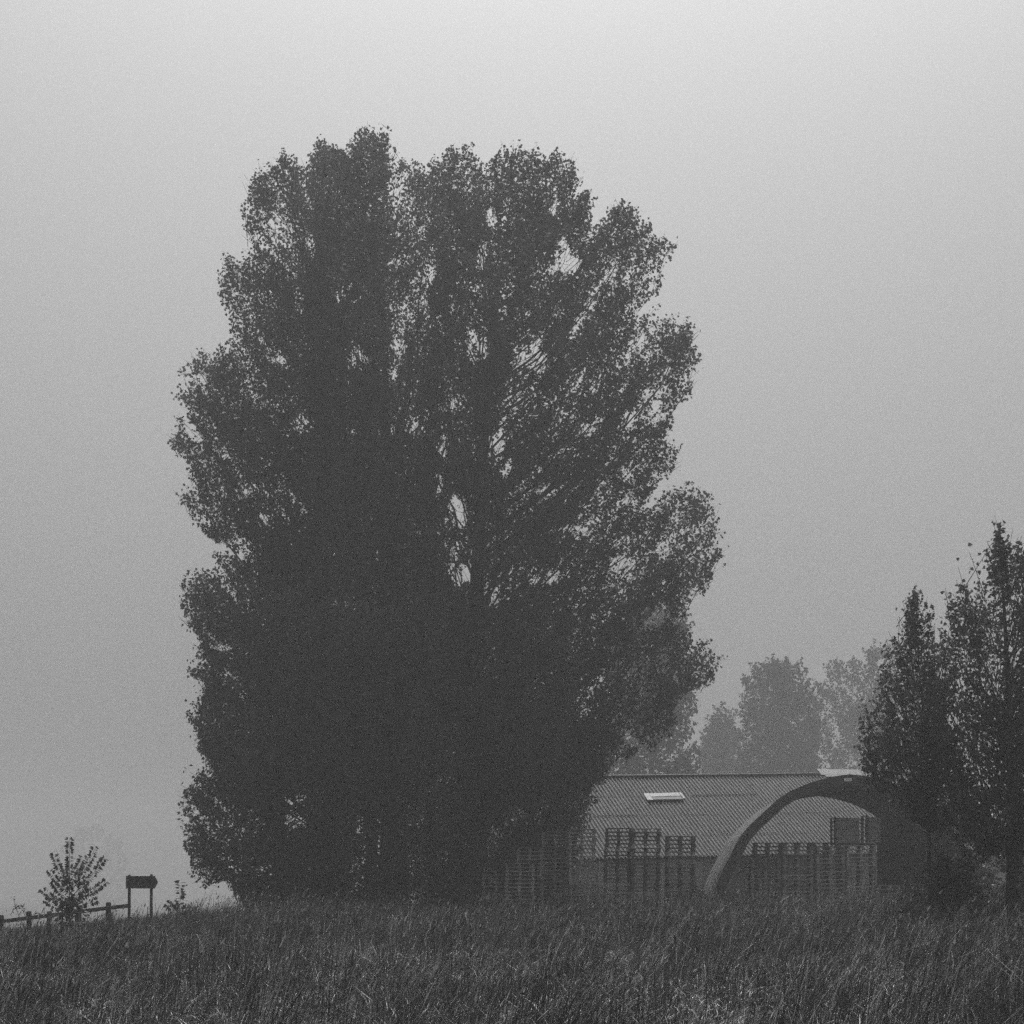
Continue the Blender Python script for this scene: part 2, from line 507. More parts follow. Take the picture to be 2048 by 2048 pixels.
stack(1774, 1771, 74.6, 'low stack in dark right of arch', ga, 15, 0.7)
gb = 'pallets in the back row under the shelter'
for k, px in enumerate((1536, 1594, 1652)):
    stack(px, 1686, 78.5, '%s stack of back row under arch' % ('left', 'middle', 'right')[k], gb, 20 + k)
# a pallet standing on edge at the left foot of the arch
o = bpy.data.objects.new('pallet', PALLETS[0]); COL.objects.link(o)
o.scale = (0.62, 1, 1)
xx = (1476 - CX) / F * 75.4
o.location = (xx, 75.5, gz(xx, 75.4) + 0.41); o.rotation_euler = (math.radians(82), 0, math.radians(0))
tag(o, 'small wooden pallet standing on edge inside the left foot of the arch', 'pallet', ga)

def crate(px0, px1, D, zb, top, label):
    x0, x1 = (px0 - CX) / F * D, (px1 - CX) / F * D
    zt = ZC + (YH - top) / F * D
    cx, w = (x0 + x1) / 2, x1 - x0
    root = empty('log_crate', (cx, D, zb)); tag(root, label, 'crate', 'log crates on top of the pallets')
    r = random.Random(int(px0))
    for sx in (-1, 1):
        for sy in (-1, 1):
            MB().box(cx + sx * (w / 2 - 0.045), D + sy * 0.42, (zb + zt) / 2 + 0.03, 0.085, 0.06, zt - zb + 0.06).build('corner_post', M_POST, root)
    MB().box(cx, D, zb + 0.04, w, 0.86, 0.06).build('base_board', M_POST, root)
    m = MB()
    z = zb + 0.08
    while z < zt - 0.05:
        hgt = r.uniform(0.06, 0.13)
        for ry in (-0.3, -0.1, 0.12, 0.3):
            a = r.uniform(-0.05, 0.05)
            l0 = w / 2 - 0.1 - r.uniform(0, 0.05)
            rr = hgt * r.uniform(0.42, 0.58)
            m.tube([(cx - l0, D + ry, z + hgt / 2 - a * .5), (cx - l0 * .3, D + ry + r.uniform(-.02, .02), z + hgt / 2 + r.uniform(-.012, .012)), (cx + l0 * .4, D + ry, z + hgt / 2 + r.uniform(-.012, .012)), (cx + l0, D + ry, z + hgt / 2 + a * .5)], [rr * .9, rr, rr * .95, rr * .85], 5)
        z += hgt * 0.92
    tag(m.build('log_pile', M_LOG, root), kind='stuff')
crate(1664, 1722, 75.0, TOP4 + 0.02, 1638, 'crate of split logs on top of the pallets under the arch')
crate(1727, 1766, 75.0, TOP4 + 0.02, 1634, 'crate of split logs half lost in the dark right of the other crate')

# ------------------------------------------------------------------ foliage tools
def inside(poly, x, z):
    px, pz = poly[:, 0], poly[:, 1]; qx, qz = np.roll(px, -1), np.roll(pz, -1)
    x = np.asarray(x); z = np.asarray(z)
    o = np.argsort(z, kind='stable'); zs, xs = z[o], x[o]
    r = np.zeros(len(x), dtype=bool)
    for a, b, c, d in zip(px, pz, qx, qz):
        if b == d: continue
        i, j = np.searchsorted(zs, (min(b, d), max(b, d)))
        if j > i:
            r[i:j] ^= xs[i:j] < (c - a) * (zs[i:j] - b) / (d - b) + a
    out = np.empty_like(r); out[o] = r
    return out

def edge_dist(poly, x, z):
    px, pz = poly[:, 0], poly[:, 1]; qx, qz = np.roll(px, -1), np.roll(pz, -1)
    best = np.full(len(x), 1e9)
    for a, b, c, d in zip(px, pz, qx, qz):
        ex, ez = c - a, d - b; L2 = ex * ex + ez * ez + 1e-9
        t = np.clip(((x - a) * ex + (z - b) * ez) / L2, 0, 1)
        best = np.minimum(best, np.hypot(x - a - t * ex, z - b - t * ez))
    return best

def topoly(pts, D):
    return np.array([((px - CX) / F * D, ZC + (YH - py) / F * D) for px, py in pts])

def unit(v):
    return v / np.maximum(np.linalg.norm(v, axis=-1, keepdims=True), 1e-9)

def leaf_mesh(name, C, A, size, mat, parent, rng, shape='kite', aspect=0.8, tone=None):
    """leaf blades at centres C along axes A"""
    n = len(C)
    N = unit(rng.normal(size=(n, 3)))
    W = unit(np.cross(A, N)); N = np.cross(W, A)
    s = size[:, None]; w = s * aspect * 0.5
    if tone is None: tone = rng.random(n)
    if shape == 'kite':
        V = np.stack([C - A * s * .5, C - A * s * .12 + W * w + N * s * .06, C + A * s * .5, C - A * s * .12 - W * w + N * s * .06], 1).reshape(-1, 3)
        Fq = np.arange(n * 4).reshape(n, 4)
        return mesh_arr(name, V, Fq, mat, parent, tone)
    # heart-shaped blade folded along the midrib: two quads
    V = np.stack([C - A * s * .42, C - A * s * .42 + W * w * .75 + N * s * .08, C + W * w * .8 + N * s * .1, C + A * s * .55,
                  C + (-W) * w * .8 + N * s * .1, C - A * s * .42 - W * w * .75 + N * s * .08], 1).reshape(-1, 3)
    b = (np.arange(n) * 6)[:, None]
    Fq = np.concatenate([b + np.array([[0, 1, 2, 3]]), b + np.array([[0, 3, 4, 5]])], 1).reshape(-1, 4)
    return mesh_arr(name, V, Fq, mat, parent, np.repeat(tone, 2))

def tubes_arr(A, B, ra, rb, n=3):
    """many straight tapered tubes as arrays"""
    k = len(A); T = unit(B - A)
    U = unit(np.cross(T, np.tile(np.array([[0.13, 0.97, 0.2]]), (k, 1)))); W = np.cross(T, U)
    ang = np.arange(n) * 2 * np.pi / n
    ring = U[:, None, :] * np.cos(ang)[None, :, None] + W[:, None, :] * np.sin(ang)[None, :, None]
    V = np.concatenate([A[:, None, :] + ring * ra[:, None, None], B[:, None, :] + ring * rb[:, None, None]], 1).reshape(-1, 3)
    j = np.arange(n); j2 = (j + 1) % n
    f = np.stack([j, j2, j2 + n, j + n], 1)
    Fq = ((np.arange(k) * 2 * n)[:, None, None] + f[None]).reshape(-1, 4)
    return V, Fq

def ragged(poly, amp, step, rng):
    out = []
    for a, b in zip(poly, np.roll(poly, -1, axis=0)):
        d = b - a; L = np.hypot(*d); n = max(1, int(L / step)); nn = np.array([d[1], -d[0]]) / max(L, 1e-6)
        for k in range(n):
            j = amp * rng.uniform(-1.3, 0.9)
            out.append(a + d * (k + rng.uniform(-.25, .25)) / n + nn * j)
    return np.array(out)

def grow(name, label, cat, D, poly_px, trunk_px, trunk_r, n_limb, n_spray, n_leaf, seed, region_px=None, holes=(), dmax=8.0, leaf=0.14, aspect=0.95,
         up=1.15, spray_len=1.05, spray_rad=0.24, mat=None, group=None, shape='kite', kd=2.0, uniform=0.36, zmin_frac=0.1, stray=0.05, taper_density=0.85,
         limb_spread=0.9, rim=2.2, twig=True, lift=0.25, rag_amp=0.32):
    rng = np.random.default_rng(seed)
    mat = mat or M_LEAF
    poly = topoly(poly_px, D)
    reg = topoly(region_px, D) if region_px is not None else None
    rag = ragged(poly, rag_amp, 0.34, rng)
    T = np.array([list(P(px, py, D)) for px, py in trunk_px])
    gzb = gz(T[0, 0], D)
    T[0, 2] = gzb - 0.05
    root = empty(name, (T[0, 0], D, gzb)); tag(root, label, cat, group)
    H = [((hx - CX) / F * D, ZC + (YH - hy) / F * D, rx / F * D, rz / F * D, k) for hx, hy, rx, rz, k in holes]
    def ok(x, z):
        r = inside(poly, x, z)
        if reg is not None: r &= inside(reg, x, z)
        return r
    def sample(n, power=1.0):
        lo = (reg if reg is not None else poly).min(0); hi = (reg if reg is not None else poly).max(0)
        out = []
        tot = 0
        while tot < n:
            x = rng.uniform(lo[0], hi[0], n * 2); z = rng.uniform(lo[1], hi[1], n * 2)
            k = ok(x, z); x, z = x[k], z[k]
            e = edge_dist(poly, x, z)
            dep = np.minimum(dmax, kd * e + 0.15)
            k = rng.random(len(x)) < np.maximum(taper_density, dep / dmax) ** power
            x, z, dep = x[k], z[k], dep[k]
            y = D + dep * rng.uniform(-1, 1, len(x))
            out.append(np.stack([x, y, z], 1)); tot += len(x)
        return np.concatenate(out)[:n]
    def hole_keep(Q):
        k = np.ones(len(Q), dtype=bool)
        f = Q[:, 1] / D                                    # each gap runs through the crown, front to back
        for hx, hz, rx, rz, p in H:
            u = Q[:, 0] - hx * f
            i = np.nonzero(np.abs(u) < 2.4 * rx)[0]
            w = Q[i, 2] - ZC - (hz - ZC) * f[i]
            j = np.abs(w) < 2.4 * rz
            i, w = i[j], w[j]
            if not len(i): continue
            uu, v = u[i], Q[i, 2] - hz
            q = (uu / rx) ** 2 + (w / rz) ** 2
            q = q * (1 + 0.75 * np.sin(uu * 4.1 + v * 2.3 + hx * 3) * np.sin(v * 3.7 - uu * 1.9 + hz * 2)) * 0.62 + 0.10
            k[i] &= rng.random(len(i)) > p * np.clip(2.2 * (1 - q), 0, 1)
        return k
    def trunk_at(z):
        zz = np.clip(z, T[0, 2] + zmin_frac * (T[-1, 2] - T[0, 2]), T[-1, 2])
        return np.stack([np.interp(zz, T[:, 2], T[:, 0]), np.full_like(zz, D), zz], 1)
    # limbs: from the trunk outwards and up to tips spread over the crown
    tips = sample(n_limb, 0.5)
    rad = np.hypot(tips[:, 0] - np.interp(tips[:, 2], T[:, 2], T[:, 0]), tips[:, 1] - D)
    S = trunk_at(tips[:, 2] - up * rad * rng.uniform(0.75, 1.25, n_limb) - 0.4)
    mid = 0.5 * (S + tips); mid[:, 2] -= 0.10 * rad * rng.uniform(0.2, 1.2, n_limb); mid[:, :2] += 0.12 * (tips - S)[:, :2]
    ts = np.linspace(0, 1, 7)
    curve = (S[:, None] * ((1 - ts) ** 2)[None, :, None] + 2 * mid[:, None] * (ts * (1 - ts))[None, :, None] + tips[:, None] * (ts ** 2)[None, :, None])
    curve[:, 1:-1] += rng.normal(size=(n_limb, 5, 3)) * 0.16 * np.minimum(1, rad / 3)[:, None, None]
    lr = 0.008 + 0.0055 * np.linalg.norm(tips - S, axis=1)
    A = curve[:, :-1].reshape(-1, 3); B = curve[:, 1:].reshape(-1, 3)
    ra = (lr[:, None] * (1 - 0.85 * ts[None, :-1])).ravel(); rb = (lr[:, None] * (1 - 0.85 * ts[None, 1:])).ravel()
    k = inside(poly, 0.5 * (A + B)[:, 0], 0.5 * (A + B)[:, 2]) & inside(poly, B[:, 0], B[:, 2])
    Vs = [tubes_arr(A[k], B[k], ra[k], rb[k], 5)]
    # leaf sprays along the limbs plus some spread through the crown
    n1 = int(n_spray * (1 - uniform)); n2 = n_spray - n1
    li = rng.integers(0, n_limb, n1); lt = 0.25 + 0.75 * rng.random(n1) ** 0.7
    k0 = np.clip((lt * 6).astype(int), 0, 5); fr = (lt * 6 - k0)[:, None]
    base = curve[li, k0] * (1 - fr) + curve[li, k0 + 1] * fr
    ldir = unit(curve[li, k0 + 1] - curve[li, k0])
    plume = rng.uniform(0.55, 1.25, n_limb)
    off = rng.normal(size=(n1, 3)) * (limb_spread * plume[li] * (0.25 + 0.75 * np.sin(np.pi * np.clip(lt, 0, 1) ** 1.3 * 0.9)))[:, None] * 0.55
    cen1 = base + off
    dir1 = unit(ldir + 0.45 * unit(off + 1e-6) + np.array([0, 0, 0.2 + lift]) + 0.25 * rng.normal(size=(n1, 3)))
    cen2 = sample(n2)
    tp = trunk_at(cen2[:, 2] - up * np.hypot(cen2[:, 0] - np.interp(cen2[:, 2], T[:, 2], T[:, 0]), cen2[:, 1] - D))
    dir2 = unit(unit(cen2 - tp) + np.array([0, 0, lift]) + 0.3 * rng.normal(size=(n2, 3)))
    # sprays that make the tufted rim of the crown
    ce, de = [], []
    orient = 1.0 if np.sum(poly[:, 0] * np.roll(poly[:, 1], -1) - np.roll(poly[:, 0], -1) * poly[:, 1]) > 0 else -1.0
    for (a, b), (c, d) in zip(poly, np.roll(poly, -1, axis=0)):
        L = math.hypot(c - a, d - b); g = orient * np.array([d - b, -(c - a)]) / max(L, 1e-6)
        for q in range(int(np.ceil(L * rim))):
            t = rng.random(); x, z = a + (c - a) * t, b + (d - b) * t
            ins = spray_len * rng.uniform(0.45, 1.3)
            ce.append((x - g[0] * ins, D + rng.uniform(-1, 1) * (0.2 + ins), z - g[1] * ins)); de.append((g[0], rng.normal() * .3, g[1] + .4 + lift))
    if ce:
        ce, de = np.array(ce), unit(np.array(de))
        k = ok(ce[:, 0], ce[:, 2]); ce, de = ce[k], de[k]
        cen2 = np.concatenate([cen2, ce]); dir2 = np.concatenate([dir2, de])
    cen = np.concatenate([cen1, cen2]); dr = np.concatenate([dir1, dir2])
    src = np.concatenate([base, cen2 - dir2 * spray_len * 0.9])
    keep = hole_keep(cen) & (inside(poly, cen[:, 0], cen[:, 2]))
    cen, dr, src = cen[keep], dr[keep], src[keep]
    bad = ~inside(poly, src[:, 0], src[:, 2]); src[bad] = cen[bad] - dr[bad] * spray_len * 0.25
    if twig:
        sl = spray_len * 0.5
        far_src = ~inside(poly, 0.5 * (src + cen)[:, 0], 0.5 * (src + cen)[:, 2]); src[far_src] = cen[far_src] - dr[far_src] * sl * 0.5
        Vs.append(tubes_arr(src, cen + dr * sl * 0.6, np.full(len(cen), 0.013), np.full(len(cen), 0.005), 3))
    off_i = 0; VV, FF = [], []
    for v, f in Vs:
        VV.append(v); FF.append(f + off_i); off_i += len(v)
    tag(mesh_arr('branches', np.concatenate(VV), np.concatenate(FF), M_BARK, root), kind='stuff')
    tr = MB()
    rr = [trunk_r * (1.25 if i == 0 else 1.0) * (1 - 0.94 * (T[i, 2] - T[0, 2]) / (T[-1, 2] - T[0, 2])) for i in range(len(T))]
    tr.tube([tuple(t) for t in T], rr, 9)
    tr.build('trunk', M_BARK, root, smooth=True)
    # leaves
    per = int(np.ceil(n_leaf / len(cen)))
    m = len(cen) * per
    si = np.repeat(np.arange(len(cen)), per)
    t = rng.uniform(-0.5, 0.55, m)
    rdir = rng.normal(size=(m, 3)); rdir = unit(rdir - (rdir * dr[si]).sum(1, keepdims=True) * dr[si])
    R = spray_rad * (1.0 - 0.75 * (t + 0.5)) * np.sqrt(rng.random(m)) + 0.04
    C = cen[si] + dr[si] * (t * spray_len)[:, None] + rdir * R[:, None]
    k = inside(rag, C[:, 0], C[:, 2]) | (rng.random(m) < stray)
    k &= hole_keep(C) & (C[:, 2] > zg(C[:, 0], C[:, 1]) + 0.1)
    C, rdir = C[k], rdir[k]
    A2 = unit(rdir + 0.5 * rng.normal(size=C.shape) + np.array([0, 0, -0.35]))
    size = leaf * rng.uniform(0.7, 1.25, len(C))
    tag(leaf_mesh('crown', C, A2, size, mat, root, rng, shape, aspect), kind='stuff')
    return root

# ------------------------------------------------------------------ the great clump of poplars
OUT = [(479, 1822), (473, 1781), (454, 1765), (417, 1771), (383, 1756), (380, 1715), (367, 1694), (364, 1660), (377, 1638), (364, 1628), (353, 1604), (358, 1573), (389, 1573),
       (392, 1548), (426, 1554), (423, 1529), (398, 1504), (401, 1461), (381, 1445), (389, 1414), (400, 1390), (405, 1365), (380, 1350), (392, 1328), (389, 1309), (414, 1285),
       (386, 1266), (367, 1244), (383, 1226), (358, 1210), (367, 1188), (356, 1163), (401, 1148), (423, 1135), (436, 1111), (479, 1111), (513, 1100), (470, 1094), (420, 1083),
       (401, 1045), (377, 1024), (349, 988), (408, 980), (372, 958), (392, 940), (373, 928), (349, 902), (339, 887), (355, 856), (353, 837), (401, 836), (370, 819), (356, 805),
       (361, 758), (363, 742), (380, 721), (405, 707), (436, 710), (451, 693), (467, 677), (454, 648), (464, 637), (448, 618), (437, 601), (446, 581), (442, 547), (454, 519),
       (479, 516), (495, 531), (510, 516), (492, 503), (501, 488), (484, 469), (498, 447), (484, 437), (484, 413), (488, 388), (495, 367), (499, 345), (513, 339), (535, 339),
       (547, 326), (551, 312), (569, 306), (578, 326), (603, 329), (619, 336), (617, 320), (625, 298), (647, 277), (656, 292), (675, 297), (681, 308), (696, 301), (703, 277),
       (714, 266), (723, 273), (731, 253), (738, 261), (743, 277), (762, 280), (777, 272), (785, 292), (788, 326), (796, 305), (805, 298), (815, 323), (846, 329), (849, 358),
       (855, 326), (870, 317), (886, 336), (892, 303), (914, 295), (933, 305), (942, 283), (948, 305), (961, 312), (976, 332), (995, 329), (1001, 308), (1017, 305), (1026, 289),
       (1035, 301), (1054, 305), (1074, 300), (1085, 326), (1094, 311), (1113, 306), (1128, 314), (1150, 323), (1150, 348), (1163, 356), (1153, 379), (1118, 404), (1135, 398),
       (1161, 390), (1181, 410), (1186, 432), (1184, 457), (1200, 447), (1209, 444), (1212, 416), (1225, 410), (1240, 405), (1265, 423), (1268, 444), (1281, 438), (1296, 441),
       (1284, 460), (1306, 466), (1324, 475), (1327, 494), (1349, 494), (1349, 510), (1321, 544), (1312, 581), (1299, 603), (1268, 634), (1237, 655), (1268, 646), (1293, 640),
       (1324, 626), (1330, 646), (1355, 640), (1374, 640), (1392, 662), (1389, 693), (1405, 718), (1405, 736), (1389, 764), (1389, 786), (1355, 808), (1346, 820), (1315, 822),
       (1268, 831), (1262, 856), (1287, 840), (1315, 837), (1354, 840), (1346, 859), (1327, 871), (1309, 896), (1346, 887), (1368, 890), (1352, 909), (1358, 937), (1321, 943),
       (1340, 971), (1315, 968), (1296, 999), (1268, 1011), (1299, 1014), (1321, 989), (1355, 977), (1377, 972), (1408, 980), (1433, 1005), (1445, 1048), (1430, 1064), (1442, 1098),
       (1455, 1120), (1436, 1132), (1430, 1157), (1408, 1179), (1377, 1185), (1346, 1188), (1374, 1204), (1383, 1219), (1346, 1225), (1315, 1213), (1277, 1225), (1290, 1247),
       (1330, 1241), (1377, 1244), (1383, 1263), (1374, 1281), (1408, 1284), (1423, 1303), (1451, 1322), (1442, 1340), (1420, 1337), (1427, 1378), (1389, 1381), (1364, 1390),
       (1355, 1424), (1343, 1443), (1346, 1461), (1315, 1471), (1330, 1499), (1310, 1495), (1284, 1468), (1246, 1449), (1246, 1474), (1274, 1499), (1268, 1527), (1237, 1514),
       (1203, 1505), (1222, 1542), (1206, 1564), (1150, 1590), (1050, 1600), (965, 1650), (955, 1740), (960, 1822)]
HOLES = [(1128, 520, 16, 30, .95), (1150, 535, 22, 16, .95), (985, 440, 9, 26, .9), (965, 510, 14, 26, .92), (1105, 415, 10, 14, .9), (1222, 545, 8, 22, .8), (1185, 600, 9, 22, .6),
         (955, 692, 18, 20, .9), (1050, 720, 34, 22, .8), (1085, 705, 16, 20, .9), (1150, 640, 14, 16, .7), (980, 882, 15, 24, .97), (998, 900, 8, 22, .8), (900, 820, 20, 14, .6),
         (880, 975, 18, 26, .95), (905, 1010, 18, 16, .9), (925, 1030, 16, 18, .8), (903, 1105, 15, 24, .95), (922, 1158, 16, 22, .92), (900, 1140, 18, 14, .7), (995, 1195, 22, 16, .9),
         (968, 1168, 9, 14, .9), (890, 880, 18, 30, .6), (848, 600, 10, 22, .6), (855, 560, 8, 30, .5), (690, 590, 16, 22, .5), (725, 720, 18, 26, .55), (555, 720, 16, 10, .9),
         (530, 705, 12, 8, .8), (545, 985, 14, 8, .9), (525, 975, 24, 6, .8), (495, 985, 24, 6, .8), (490, 1083, 14, 7, .9), (525, 1035, 16, 10, .7), (450, 905, 16, 9, .7),
         (690, 1210, 26, 10, .6), (770, 1200, 10, 16, .8), (778, 1255, 10, 12, .8), (640, 1180, 30, 16, .4), (395, 870, 18, 14, .8), (400, 760, 14, 16, .6), (620, 480, 12, 26, .5),
         (560, 450, 30, 40, .35), (600, 605, 14, 12, .4), (800, 690, 16, 20, .5), (1180, 855, 30, 14, .7), (1255, 1000, 18, 8, .7), (1240, 1085, 18, 10, .8), (1150, 1060, 30, 12, .5),
         (1100, 980, 40, 14, .4), (1010, 945, 14, 16, .7), (1070, 935, 12, 6, .7), (1140, 905, 22, 8, .7), (1245, 1130, 20, 14, .6), (1100, 1150, 40, 14, .5), (1310, 780, 50, 12, .4),
         (1330, 740, 14, 8, .7), (1395, 1110, 12, 8, .8), (1330, 1170, 10, 7, .8), (1260, 830, 20, 14, .7), (1390, 1055, 12, 10, .6), (1345, 1355, 14, 7, .6), (1230, 1300, 20, 8, .5),
         (440, 1300, 20, 8, .7), (455, 1350, 18, 10, .6), (470, 1395, 18, 8, .5), (610, 1610, 34, 18, .55), (570, 1600, 8, 6, .8), (600, 1640, 30, 12, .5), (530, 1735, 12, 6, .7),
         (475, 1742, 10, 6, .7), (840, 860, 26, 14, .5), (760, 860, 24, 14, .5), (700, 870, 16, 12, .5), (600, 850, 30, 16, .4)]
def broken(holes, seed):
    r = random.Random(seed); out = []
    for hx, hy, rx, ry, p in holes:
        n = 7 if rx * ry > 150 else 4
        for _ in range(n):
            a = r.uniform(0, 6.283); d = r.uniform(0, 1.25) ** 0.8
            k = r.uniform(0.22, 0.62)
            out.append((hx + rx * d * math.cos(a), hy + ry * d * math.sin(a), max(3.5, rx * k * r.uniform(0.6, 1.1)), max(4.5, ry * k * r.uniform(0.8, 1.6)), min(0.97, p * r.uniform(0.7, 1.1))))
    return out
HOLES = broken(HOLES, 3)
gp = 'poplars of the great clump'
grow('poplar_tree', 'huge poplar forming the left side of the great tree clump', 'tree', 82.0, OUT, [(650, 1815), (655, 1500), (640, 1100), (640, 800), (650, 560)], 0.62,
     200, 6300, 120000, 101, [(320, 1420), (320, 230), (775, 230), (790, 900), (790, 1420)], HOLES, dmax=8.5, group=gp)
grow('poplar_tree', 'huge upright poplar in the middle of the great tree clump', 'tree', 85.0, OUT, [(790, 1815), (785, 1400), (780, 1000), (770, 750), (755, 540)], 0.6,
     160, 4800, 92000, 102, [(580, 1420), (600, 230), (900, 230), (940, 600), (930, 900), (920, 1420)], HOLES, dmax=8.0, up=1.7, group=gp)
grow('poplar_tree', 'huge poplar with fanning limbs forming the right side of the great tree clump', 'tree', 80.0, OUT, [(945, 1815), (948, 1400), (955, 1150), (965, 950), (978, 760), (1000, 560)], 0.6,
     250, 9000, 176000, 103, [(815, 1100), (830, 700), (880, 230), (1480, 230), (1480, 1600), (1000, 1600), (830, 1400)], HOLES, dmax=8.0, up=0.95, group=gp)
gu = 'trees and shrubs under the great poplars'
grow('broadleaf_tree', 'low broad-leaved tree at the lower left foot of the great poplars', 'tree', 74.0, OUT, [(560, 1815), (555, 1740), (545, 1640), (530, 1560)], 0.16,
     70, 1400, 34000, 104, [(330, 1830), (330, 1530), (420, 1440), (620, 1440), (700, 1600), (680, 1830)], HOLES, dmax=3.2, leaf=0.165, aspect=0.55, uniform=0.5, mat=M_LEAF2, up=0.5, group=gu, zmin_frac=0.02)
grow('broadleaf_tree', 'mid-height leafy tree filling the left of the clump below the poplar limbs', 'tree', 76.5, OUT, [(560, 1815), (560, 1600), (550, 1400), (545, 1260)], 0.25,
     80, 1500, 36000, 105, [(330, 1560), (330, 1220), (500, 1180), (700, 1220), (760, 1600)], HOLES, dmax=4.0, leaf=0.155, aspect=0.65, uniform=0.5, mat=M_LEAF2, up=0.7, group=gu)
grow('broadleaf_tree', 'dark leafy tree filling the middle of the clump beneath the poplars', 'tree', 75.0, OUT, [(740, 1815), (745, 1600), (750, 1420), (755, 1280)], 0.25,
     100, 2200, 60000, 106, [(560, 1825), (560, 1300), (700, 1220), (900, 1220), (930, 1825)], HOLES, dmax=4.0, leaf=0.155, aspect=0.65, uniform=0.5, mat=M_LEAF2, up=0.6, group=gu, zmin_frac=0.02)
grow('broadleaf_tree', 'dark leafy tree beneath the poplars just left of the pallets', 'tree', 77.0, OUT, [(930, 1815), (935, 1600), (940, 1420), (945, 1260)], 0.2,
     100, 1800, 42000, 107, [(820, 1825), (820, 1240), (1000, 1200), (1140, 1300), (1140, 1560), (960, 1660), (955, 1825)], HOLES, dmax=4.0, leaf=0.155, aspect=0.65, uniform=0.5, mat=M_LEAF2, up=0.6, group=gu, zmin_frac=0.02)
BACKP = [(955, 1820), (960, 1640), (1000, 1500), (1060, 1420), (1130, 1430), (1180, 1470), (1215, 1500), (1225, 1545), (1195, 1570), (1185, 1620), (1160, 1680), (1150, 1820)]
grow('broadleaf_tree', 'paler hazy leafy tree behind the pallets and left of the barn roof', 'tree', 84.5, BACKP, [(1060, 1812), (1060, 1650), (1070, 1450)], 0.16,
     60, 1400, 36000, 108, None, (), dmax=2.0, leaf=0.155, aspect=0.65, uniform=0.5, mat=M_LEAF2, up=0.6, group=gu, zmin_frac=0.02)

# ------------------------------------------------------------------ young poplars at the right edge
R1 = [(1700, 1800), (1900, 1690), (1880, 1560), (1850, 1480), (1840, 1400), (1870, 1320), (1885, 1260), (1893, 1192), (1908, 1196), (1920, 1150), (1938, 1112), (1955, 1124), (1975, 1098), (1985, 1090), (1993, 1048),
      (2001, 1044), (2018, 1075), (2026, 1100), (2040, 1085), (2060, 1100), (2085, 1020), (2130, 960), (2180, 1040), (2230, 1120), (2260, 1260), (2290, 1420), (2280, 1600), (2200, 1720), (2080, 1740), (2060, 1700), (1990, 1710), (1950, 1740)][1:]
R2 = [(1727, 1580), (1716, 1500), (1722, 1470), (1718, 1402), (1728, 1396), (1742, 1420), (1746, 1370), (1768, 1368), (1760, 1330), (1764, 1292), (1778, 1296), (1780, 1280), (1796, 1284), (1798, 1252), (1808, 1262),
      (1806, 1214), (1818, 1216), (1824, 1184), (1834, 1190), (1846, 1216), (1856, 1214), (1858, 1260), (1870, 1258), (1876, 1300), (1890, 1262), (1915, 1330), (1925, 1440), (1925, 1560), (1930, 1690), (1850, 1660), (1790, 1590), (1760, 1590)]
gr = 'young poplars at the right edge'
HR = [(1882, 1345, 9, 14, .97), (1985, 1330, 16, 14, .6), (1825, 1425, 30, 20, .4), (1905, 1440, 12, 10, .8), (1980, 1375, 14, 16, .6), (1815, 1545, 12, 10, .85), (1990, 1480, 10, 12, .7), (1880, 1600, 30, 14, .5),
      (1965, 1570, 12, 8, .7), (1960, 1640, 40, 12, .4), (2000, 1640, 20, 20, .5)]
grow('young_poplar', 'tall young poplar with a leaning trunk at the right edge of the picture', 'tree', 47.0, R1, [(2026, 1800), (2024, 1650), (2020, 1450), (2010, 1250), (1999, 1060)], 0.16,
     160, 1500, 28000, 201, None, HR, dmax=2.2, leaf=0.105, aspect=0.9, mat=M_LEAF, up=1.9, spray_len=1.0, spray_rad=0.15, group=gr, shape='heart', kd=1.4, limb_spread=0.5, rim=2.2, lift=0.9, rag_amp=0.16, zmin_frac=0.16, stray=0.02)
grow('young_poplar', 'slender pointed young poplar standing left of the taller one at the right edge', 'tree', 48.5, R2, [(1862, 1800), (1856, 1600), (1844, 1400), (1826, 1195)], 0.06,
     90, 620, 9000, 202, None, HR, dmax=1.6, leaf=0.105, aspect=0.9, mat=M_LEAF, up=1.9, spray_len=1.0, spray_rad=0.15, group=gr, shape='heart', kd=1.4, limb_spread=0.5, rim=2.2, lift=0.9, rag_amp=0.16, zmin_frac=0.3, stray=0.02)

# ------------------------------------------------------------------ trees fading into the haze
gf = 'far trees fading into the haze'
def far(name, label, D, poly, trunk, r, seed, nl, leaf=0.40):
    x = (trunk[0][0] - CX) / F * D
    grow(name, label, 'tree', D, poly, trunk, r, 60, 900, nl, seed, None, (), uniform=0.75, rag_amp=0.8, dmax=4.0, leaf=leaf, aspect=0.8, mat=M_FAR, up=1.2, spray_len=2.4, spray_rad=0.8, group=gf, kd=1.2, limb_spread=1.6, rim=0.0, stray=0.8)
far('distant_tree', 'tall hazy tree showing just behind the right side of the great clump', 190.0,
    [(1215, 1700), (1215, 1260), (1250, 1222), (1290, 1208), (1340, 1212), (1368, 1222), (1372, 1290), (1380, 1330), (1392, 1400), (1382, 1450), (1370, 1480), (1385, 1510), (1400, 1560), (1400, 1700)],
    [(1305, 1770), (1303, 1550), (1300, 1230)], 0.5, 301, 24000)
far('distant_tree', 'small faint tree in the haze between the great clump and the bigger far trees', 260.0,
    [(1385, 1720), (1392, 1560), (1402, 1500), (1420, 1450), (1440, 1420), (1462, 1425), (1482, 1480), (1495, 1720)],
    [(1442, 1760), (1442, 1600), (1442, 1440)], 0.4, 302, 14000)
